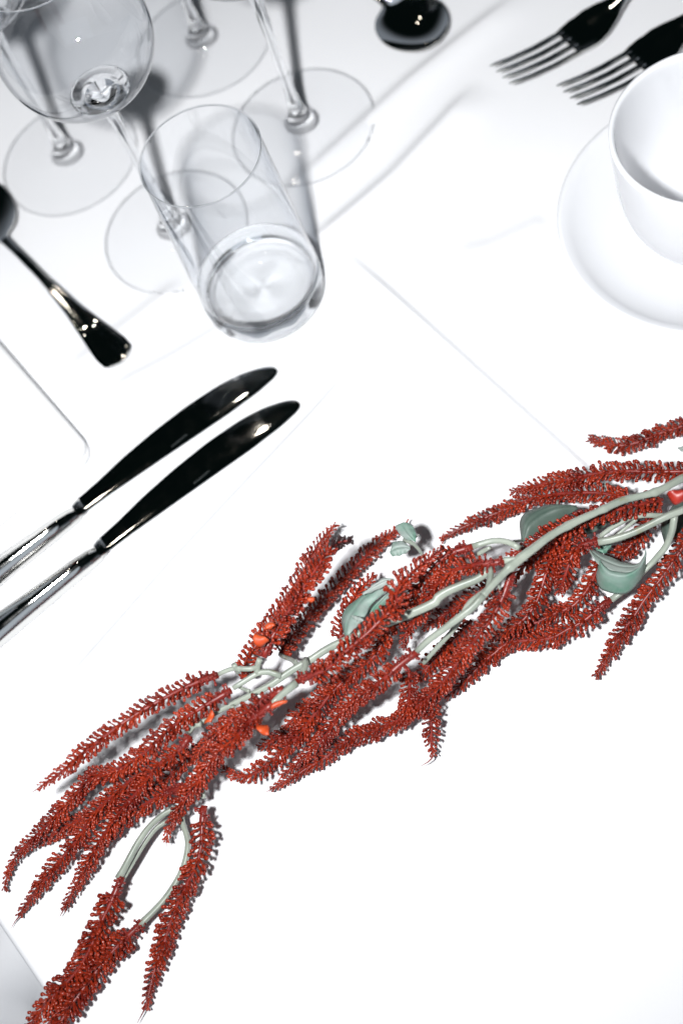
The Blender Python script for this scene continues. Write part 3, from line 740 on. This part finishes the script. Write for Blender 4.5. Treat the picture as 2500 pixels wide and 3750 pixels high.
def build_fork(label, loc, rz):
    """x=0 at the tine tips, handle towards +x"""
    root = thing('dinner_fork', label, 'fork', loc, rz, 'dinner forks')
    def zc(x):
        return float(np.interp(x, [0, 1.5, 3, 4.6, 6, 7.5, 9, 12, 16, 19], [1.65, 1.12, .72, .45, .42, .75, 1.15, 1.05, .5, .3]))
    for k in range(4):
        st = []
        for x in np.linspace(0, 4.9, 14):
            yc = (k - 1.5) * (0.58 + 0.035 * x / 4.9)
            w = float(np.interp(x, [0, .3, 1.5, 4.9], [0.04, 0.09, 0.12, 0.16]))
            st.append(ring_yz(x, yc, zc(x), w, 0.09 if x > .2 else .04, 8, 2.6))
        V, F = loft(st)
        mesh_obj('tine', V, F, M_STEEL, root, sharp=38)
    st = []
    for x in np.r_[np.linspace(4.55, 9, 22)]:
        hw = float(np.interp(x, [4.55, 4.9, 5.6, 6.5, 7.2, 7.9, 8.5, 9], [1.02, 1.12, 1.22, 1.16, 0.92, 0.58, 0.36, 0.30]))
        st.append([(x, s * hw, zc(x) + 0.09 - 0.10 * (1 - s * s)) for s in np.linspace(-1, 1, 9)] +
                  [(x, s * hw * .97, zc(x) - 0.07 - 0.10 * (1 - s * s)) for s in np.linspace(1, -1, 9)])
    V, F = loft(st)
    mesh_obj('head', V, F, M_STEEL, root, sharp=38)
    st = []
    for x in np.r_[np.linspace(8.9, 18.2, 18), np.linspace(18.4, 19.4, 6)]:
        hw = float(np.interp(x, [8.9, 10, 13, 17, 18.4, 19, 19.4], [.31, .28, .34, .85, .95, .7, .2]))
        st.append(ring_yz(x, 0, zc(x), hw, 0.14, 16, 2.4))
    V, F = loft(st)
    mesh_obj('handle', V, F, M_STEEL, root, sharp=38)
    return root
build_fork('steel dinner fork lying free of the cup, all four tines uncovered', (18.55, 51.4, 0), math.atan2(0.17, 0.985))
build_fork('steel dinner fork partly hidden behind the white cup rim', (20.85, 48.05, 0), math.atan2(0.16, 0.985))

# ---------------------------------------------------------------- cup and saucer
def build_cup():
    c = (23.04, 37.4)
    V, F = lathe([(0, 0.45), (3.2, 0.45), (3.6, 0.35), (3.75, 0.05), (4.1, 0.05), (4.25, 0.45), (5.6, 0.95), (6.7, 1.55), (7.25, 1.98), (7.42, 2.08), (7.46, 2.18), (7.38, 2.26),
                  (7.2, 2.22), (6.75, 1.88), (6.3, 1.52), (5.4, 1.12), (4.2, 0.82), (3.4, 0.74), (3.1, 0.80), (2.9, 0.72), (0, 0.70)], 96)
    o = mesh_obj('saucer', V, F, M_CHINA)
    o.location = (c[0] * CM, c[1] * CM, 0)
    tag(o, 'white porcelain saucer under the coffee cup', 'saucer')
    root = thing('coffee_cup', 'white porcelain coffee cup standing empty on its saucer', 'cup', (c[0], c[1], 0.74))
    prof = [(0, 0.25), (2.0, 0.25), (2.25, 0.02), (2.6, 0.02), (2.7, 0.45), (3.25, 0.95), (3.75, 1.65), (4.1, 2.5), (4.32, 3.6), (4.45, 5.0), (4.55, 6.6), (4.60, 7.4), (4.61, 7.55), (4.55, 7.66), (4.44, 7.66), (4.36, 7.52),
            (4.30, 7.0), (4.20, 5.2), (4.06, 3.6), (3.82, 2.5), (3.45, 1.7), (2.9, 1.1), (2.2, 0.72), (1.2, 0.6), (0, 0.58)]
    P, _ = smooth_poly(prof, 90)
    P[0] = prof[0]; P[-1] = prof[-1]
    P[:, 0] = np.clip(P[:, 0], 0, None); P[0, 0] = 0; P[-1, 0] = 0
    V, F = lathe(P, 96)
    mesh_obj('cup_body', V, F, M_CHINA, root)
    hp, _ = smooth_poly([(4.35, 0, 6.2), (5.6, 0, 6.5), (6.6, 0, 5.6), (6.5, 0, 4.1), (5.4, 0, 2.9), (4.0, 0, 2.6)], 26)
    V, F = tube(hp, 0.42, 12)
    hd = mesh_obj('handle', V, F, M_CHINA, root)
    hd.rotation_euler = (0, 0, math.radians(-35))
    return root
build_cup()

# ---------------------------------------------------------------- glassware
def caster(o):
    o.cycles.is_caustics_caster = True
    return o

def wine_glass(label, x, y):
    root = thing('wine_glass', label, 'wine glass', (x, y, float(cloth_height(np.array([x]), np.array([y]))[0]) + 0.10), 0, 'wine glasses')
    V, F = lathe([(0.96, 0.52), (1.2, 0.45), (1.6, 0.37), (2.6, 0.26), (3.6, 0.16), (4.12, 0.10)], 84)
    ft = mesh_obj('foot', V, F, M_FOOT, root)
    V, F = lathe([(4.14 + 0.055 * math.cos(q), 0.06 + 0.05 * math.sin(q)) for q in np.linspace(0, 2 * math.pi, 13)], 84)
    caster(mesh_obj('foot_rim', V, F, M_GLASS, ft))
    stem = [(0.96, 0.52), (0.80, 0.68), (0.70, 0.90), (0.56, 1.25), (0.40, 1.9), (0.30, 3.2), (0.28, 5.5), (0.29, 8.0), (0.36, 9.8), (0.50, 10.7), (0.80, 11.3)]
    P, _ = smooth_poly(stem, 56); P[0] = stem[0]; P[-1] = stem[-1]
    V, F = lathe([tuple(q) for q in P], 48)      # the stem meets foot and bowl edge to edge
    caster(mesh_obj('stem', V, F, M_GLASS, root, sharp=70))
    zc, R = 15.15, 3.82
    sph = lambda r, a: (r * math.cos(math.radians(a)), zc + r * math.sin(math.radians(a)) * (1.0 if a < 0 else 1.15))
    cut = -66
    outer = [(0.80, 11.3), (1.0, 11.42)] + [sph(R, a) for a in np.linspace(-71, cut, 4)]
    inner = [sph(R - 0.03, cut), (1.32, 11.76), (1.05, 11.70), (0.8, 11.72), (0.5, 11.80), (0, 11.84)]
    V, F = lathe(outer + inner, 96)
    caster(mesh_obj('bowl_bottom', V, F, M_GLASS, root))
    wall = [sph(R - 0.01, a) for a in np.linspace(cut, 24, 30)] + [(3.30, 17.6), (3.08, 18.9), (2.95, 20.0)]
    V, F = lathe(wall, 96)
    mesh_obj('bowl', V, F, M_BOWL, root)
    V, F = lathe([(2.945 + 0.04 * math.cos(q), 20.02 + 0.04 * math.sin(q)) for q in np.linspace(0, 2 * math.pi, 11)], 96)
    mesh_obj('rim', V, F, M_GLASS, root)
    return root
wine_glass('wine glass with its foot beside the large spoon bowl', -4.60, 62.14)
wine_glass('wine glass with its round bowl fully in view, its foot behind the tumbler', -0.99, 53.48)
wine_glass('wine glass with its foot by the tumbler shadow, nearest the soup spoon', 8.14, 56.01)
wine_glass('wine glass in the back row between the round bowl and another stem', 5.60, 65.41)

def build_tumbler():
    root = thing('tumbler', 'clear straight sided glass tumbler with a thick base, standing empty', 'tumbler', (1.80, 46.80, 0.02))
    base = [(0, 0.25), (1.7, 0.18), (2.7, 0.05), (3.0, 0.02), (3.2, 0.10), (3.29, 0.35), (3.31, 1.0), (3.30, 1.75), (3.27, 1.78), (3.2, 1.55), (3.04, 1.22), (2.6, 0.98), (1.8, 0.86), (0.9, 0.80), (0, 0.78)]
    V, F = lathe(base, 112)
    # moulded glass is never perfectly even inside
    V = [(x * (1 + w_), y * (1 + w_), z + 0.05 * math.sin(3 * math.atan2(y, x) + 1.0) * (1.0 if 0.75 < z < 1.5 and math.hypot(x, y) > 0.3 else 0))
         for x, y, z in V for w_ in ((0.010 * math.sin(5 * math.atan2(y, x) + 2.5 * z) + 0.006 * math.sin(9 * math.atan2(y, x))) if (0.75 < z < 1.5 and math.hypot(x, y) < 3.18) else 0.0,)]
    caster(mesh_obj('base', V, F, M_GLASS, root, sharp=60))
    V, F = lathe([(3.28, 1.78), (3.22, 4.0), (3.12, 7.0), (2.97, 11.5), (2.955, 11.62)], 112)
    mesh_obj('wall', V, F, M_THIN, root)
    V, F = lathe([(2.955 + 0.045 * math.cos(q), 11.64 + 0.045 * math.sin(q)) for q in np.linspace(0, 2 * math.pi, 13)], 112)
    mesh_obj('rim', V, F, M_GLASS, root)
build_tumbler()

# ---------------------------------------------------------------- red amaranth garland
GAR = thing('amaranth_garland', 'artificial garland of red amaranth spikes on pale green stems lying across the tablecloth', 'flower garland', (2.0, 30.0, 0))
GOFF = np.array([2.0, 30.0, 0.0])
CAMP = np.array([0, 0, H])

def floret_template(ball=1.0):
    k = 5
    prof = [(0.058, 0.0), (0.047, 0.12), (0.043, 0.26), (0.062 * ball, 0.32), (0.092 * ball, 0.38), (0.070 * ball, 0.44)]
    V, F = [], []
    for i, (r, z) in enumerate(prof):
        for j in range(k):
            a = 2 * math.pi * (j + 0.5 * (i % 2)) / k
            V.append((r * math.cos(a) + 0.10 * z * z, r * math.sin(a), z))
    V.append((0.10 * 0.475 ** 2, 0, 0.475))
    for i in range(len(prof) - 1):
        for j in range(k):
            a, b_, c, d = i * k + j, i * k + (j + 1) % k, (i + 1) * k + (j + 1) % k, (i + 1) * k + j
            F.append((a, b_, c)); F.append((a, c, d))
    n = (len(prof) - 1) * k
    for j in range(k):
        F.append((n + j, n + (j + 1) % k, len(V) - 1))
    return np.array(V), np.array(F)
FT_V, FT_F = floret_template()
FLORET_ME = fast_mesh('floret', FT_V, FT_F, M_RED)

def spike_florets(P, T, N, B, L, sc, sleeve, dark):
    out = []
    start = sleeve * 0.62
    n = int((L - start) / (0.235 * sc ** 0.5))
    D = np.linspace(0, L, len(P))
    ph = random.random() * 6
    for w in range(n):
        s = start + (L - start) * (w + 0.5) / n
        u = s / L
        p = np.array([np.interp(s, D, P[:, k]) for k in range(3)])
        i = min(len(P) - 1, int(u * (len(P) - 1)))
        t, nn, bb = T[i], N[i], B[i]
        tip = np.clip((1 - u) / 0.28, 0, 1)
        cnt = 6 if tip > 0.3 else 5
        ph += 0.62 + random.uniform(-0.1, 0.1)
        for c in range(cnt):
            a0 = ph + 2 * math.pi * c / cnt + random.uniform(-0.16, 0.16)
            pair = ((-0.19, 1), (0.19, 1)) if random.random() < 0.7 else ((0.0, 1),)
            for da, small in pair:
                a = a0 + da + random.uniform(-0.05, 0.05)
                rad = math.cos(a) * nn + math.sin(a) * bb
                over = rad[2]
                if over > 0.66 and random.random() < 0.5:      # the florets part along the top and leave the axis bare
                    continue
                phi = math.radians(24 + 38 * tip ** 0.7 + random.uniform(-11, 11) + (8 if u < 0.25 else 0))
                d = math.cos(phi) * t + math.sin(phi) * rad
                x = np.cross(np.cross(d, t), d); ln = np.linalg.norm(x)
                x = x / ln if ln > 1e-6 else nn
                y = np.cross(d, x)
                size = sc * 0.95 * small * (0.50 + 0.50 * tip) * random.uniform(0.82, 1.14)
                M3 = np.stack([x * size * 0.95, y * size * 0.95, d * size * random.uniform(0.9, 1.15)], 1)
                o = p + rad * 0.05
                out.append((M3, o, u))
    return out

allf = []
spikes = []
for si, S in enumerate(SPIKES):
    P0 = np.array(S['p'])
    L0 = np.sum(np.linalg.norm(np.diff(P0, axis=0), axis=1))
    P, L = smooth_poly(P0, max(14, int(L0 * 3.2)))
    P = P + 0.05 * np.c_[vnoise(P[:, 0] + si * 7, P[:, 1], 1.6, 5), vnoise(P[:, 0] + si * 3, P[:, 1], 1.6, 6), vnoise(P[:, 0], P[:, 1] + si * 5, 1.6, 8)]
    P[:, 2] = np.maximum(P[:, 2], 0.48)
    T, N, B = frames(P)
    D = np.linspace(0, L, len(P))
    sl = S['s']
    R = np.interp(D, [0, max(sl, 0.05) * 0.9, max(sl, 0.05) * 1.15, L * 0.8, L], [0.165, 0.155, 0.09, 0.075, 0.04]) if sl > 0 else np.interp(D, [0, L * .8, L], [0.09, 0.075, 0.04])
    parts = [tube(P - GOFF, R, 9)]
    if sl > 0:                                   # the bare sleeve carries knobs of unopened florets
        for q in range(int(sl * 34)):
            s = sl * random.uniform(0.08, 1.0)
            p = np.array([np.interp(s, D, P[:, k]) for k in range(3)])
            i = min(len(P) - 1, int(s / L * (len(P) - 1)))
            a = random.uniform(0, 6.283)
            rad = math.cos(a) * N[i] + math.sin(a) * B[i]
            hgt = random.choice((0.03, 0.04, 0.05, 0.06, 0.07, 0.2, 0.24))
            rb = 0.06 if hgt < 0.1 else 0.042
            q0 = p - GOFF + rad * 0.13
            parts.append(tube(np.array([q0, q0 + rad * (hgt * 0.6 + 0.02), q0 + rad * (hgt + 0.02), q0 + rad * (hgt + 0.05), q0 + rad * (hgt + 0.075)]),
                              np.array([rb, rb, 0.072, 0.066, 0.025]), 5))
    if 'tail' in S:
        tp, _ = smooth_poly(np.vstack([P[-2:], np.array(S['tail'])]), 8)
        parts.append(tube(tp - GOFF, np.linspace(0.06, 0.008, 8), 6))
    V, F = join(parts)
    sp = mesh_obj('flower_spike', V, F, M_AXIS, GAR)
    fl = spike_florets(P, T, N, B, L, S['f'], sl, S.get('dark'))
    spikes.append((sp, S))
    for M3, o, u in fl:
        tipp = o + M3[:, 2] * 0.4
        v = CAMP - tipp; dist = np.linalg.norm(v); v /= dist
        face = float(v @ (M3[:, 2] / np.linalg.norm(M3[:, 2])))
        side = math.sqrt(max(0, 1 - face * face))
        up = o[2]
        score = np.linalg.norm(M3[:, 2]) * (0.35 + side) / dist * (1.0 if face > -0.1 else 0.4) * (1 + 0.05 * up)
        allf.append((score, si, M3, o, u))

pick = set(sorted(range(len(allf)), key=lambda i: -allf[i][0])[:300])
stuff = [[] for _ in SPIKES]
for i, (sc_, si, M3, o, u) in enumerate(allf):
    dark = SPIKES[si].get('dark') and u > 0.84
    if i in pick and not dark:
        f_ = bpy.data.objects.new('floret', FLORET_ME)
        COL.objects.link(f_)
        f_.parent = spikes[si][0]
        oo = (o - GOFF) * CM
        f_.matrix_local = Matrix(((*M3[0], oo[0]), (*M3[1], oo[1]), (*M3[2], oo[2]), (0, 0, 0, 1)))
    else:
        stuff[si].append((M3, o, dark))
for si, lst in enumerate(stuff):
    for flag in (False, True):
        sub = [q for q in lst if bool(q[2]) == flag]
        if not sub:
            continue
        Ms = np.array([q[0] for q in sub]); Os = np.array([q[1] for q in sub]) - GOFF
        V = np.einsum('nij,vj->nvi', Ms, FT_V) + Os[:, None]
        F = FT_F[None] + (np.arange(len(sub)) * len(FT_V))[:, None, None]
        me = fast_mesh('florets', V.reshape(-1, 3), F.reshape(-1, 3), M_TIP if flag else M_RED)
        o = bpy.data.objects.new('florets', me)
        COL.objects.link(o)
        o.parent = spikes[si][0]
        o['kind'] = 'stuff'
        if flag:
            o['label'] = 'dark burgundy florets at the spike tip'

for k, S in enumerate(STEMS):
    P0 = np.array(S['p'])
    L0 = np.sum(np.linalg.norm(np.diff(P0, axis=0), axis=1))
    n = max(6, int(L0 * (9 if k == 0 else 4)))
    P, L = smooth_poly(P0, n)
    R = np.interp(np.linspace(0, 1, n), np.linspace(0, 1, len(S['r'])), S['r'])
    R = R * (1 + 0.05 * vnoise(np.arange(n) * 1.0, np.full(n, k * 3.0), 2.0, 9))
    if k == 0:                                    # joints along the main stem
        d = np.linspace(0, L, n)
        js = (0.0, 2.2, 4.6, 6.4, 9.6, 12.6, L + 0.1)
        for c0, c1 in zip(js[:-1], js[1:]):
            seg = (d >= c0) & (d < c1)
            R = np.where(seg, R * (0.92 + 0.16 * ((d - c0) / (c1 - c0)) ** 3), R)
            R = R + 0.03 * np.exp(-((d - c1) / 0.12) ** 2)
    V, F = tube(P - GOFF, R, 18, ridge=0.07)
    mesh_obj('main_stem' if k == 0 else 'side_stem', V, F, M_STEM, GAR)

def patch(d, nu=20, nv=17, vein=1.0):
    A, _ = smooth_poly(d['a'], nu); B_, _ = smooth_poly(d['b'], nu)
    V = []
    w = np.linalg.norm(A - B_, axis=1)
    for i in range(nu):
        for j in range(nv):
            v = j / (nv - 1)
            p = A[i] * (1 - v) + B_[i] * v
            p = p + np.array([0, 0, d['bul'] * math.sin(math.pi * v) * min(1, w[i] / (w.max() * 0.7))])
            p = p + np.array([0, 0, 0.05 * math.sin(i * 1.1) * (abs(v - 0.5) * 2) ** 2 - 0.07 * math.exp(-((v - 0.5) / 0.07) ** 2) * vein])
            V.append(p - GOFF)
    F = [(i * nv + j, i * nv + j + 1, (i + 1) * nv + j + 1, (i + 1) * nv + j) for i in range(nu - 1) for j in range(nv - 1)]
    return V, F
for d in LEAVES:
    V, F = patch(d)
    o = mesh_obj('leaf', V, F, M_LEAF[d['k']], GAR)
    md = o.modifiers.new('thickness', 'SOLIDIFY'); md.thickness = 0.05; md.offset = 0
for d in BRACTS:
    V, F = patch(d, 10, 6, 0.0)
    o = mesh_obj('bract', V, F, M_BRACTR if d['k'] == 'r' else M_BRACT, GAR)
    md = o.modifiers.new('thickness', 'SOLIDIFY'); md.thickness = 0.06; md.offset = 0
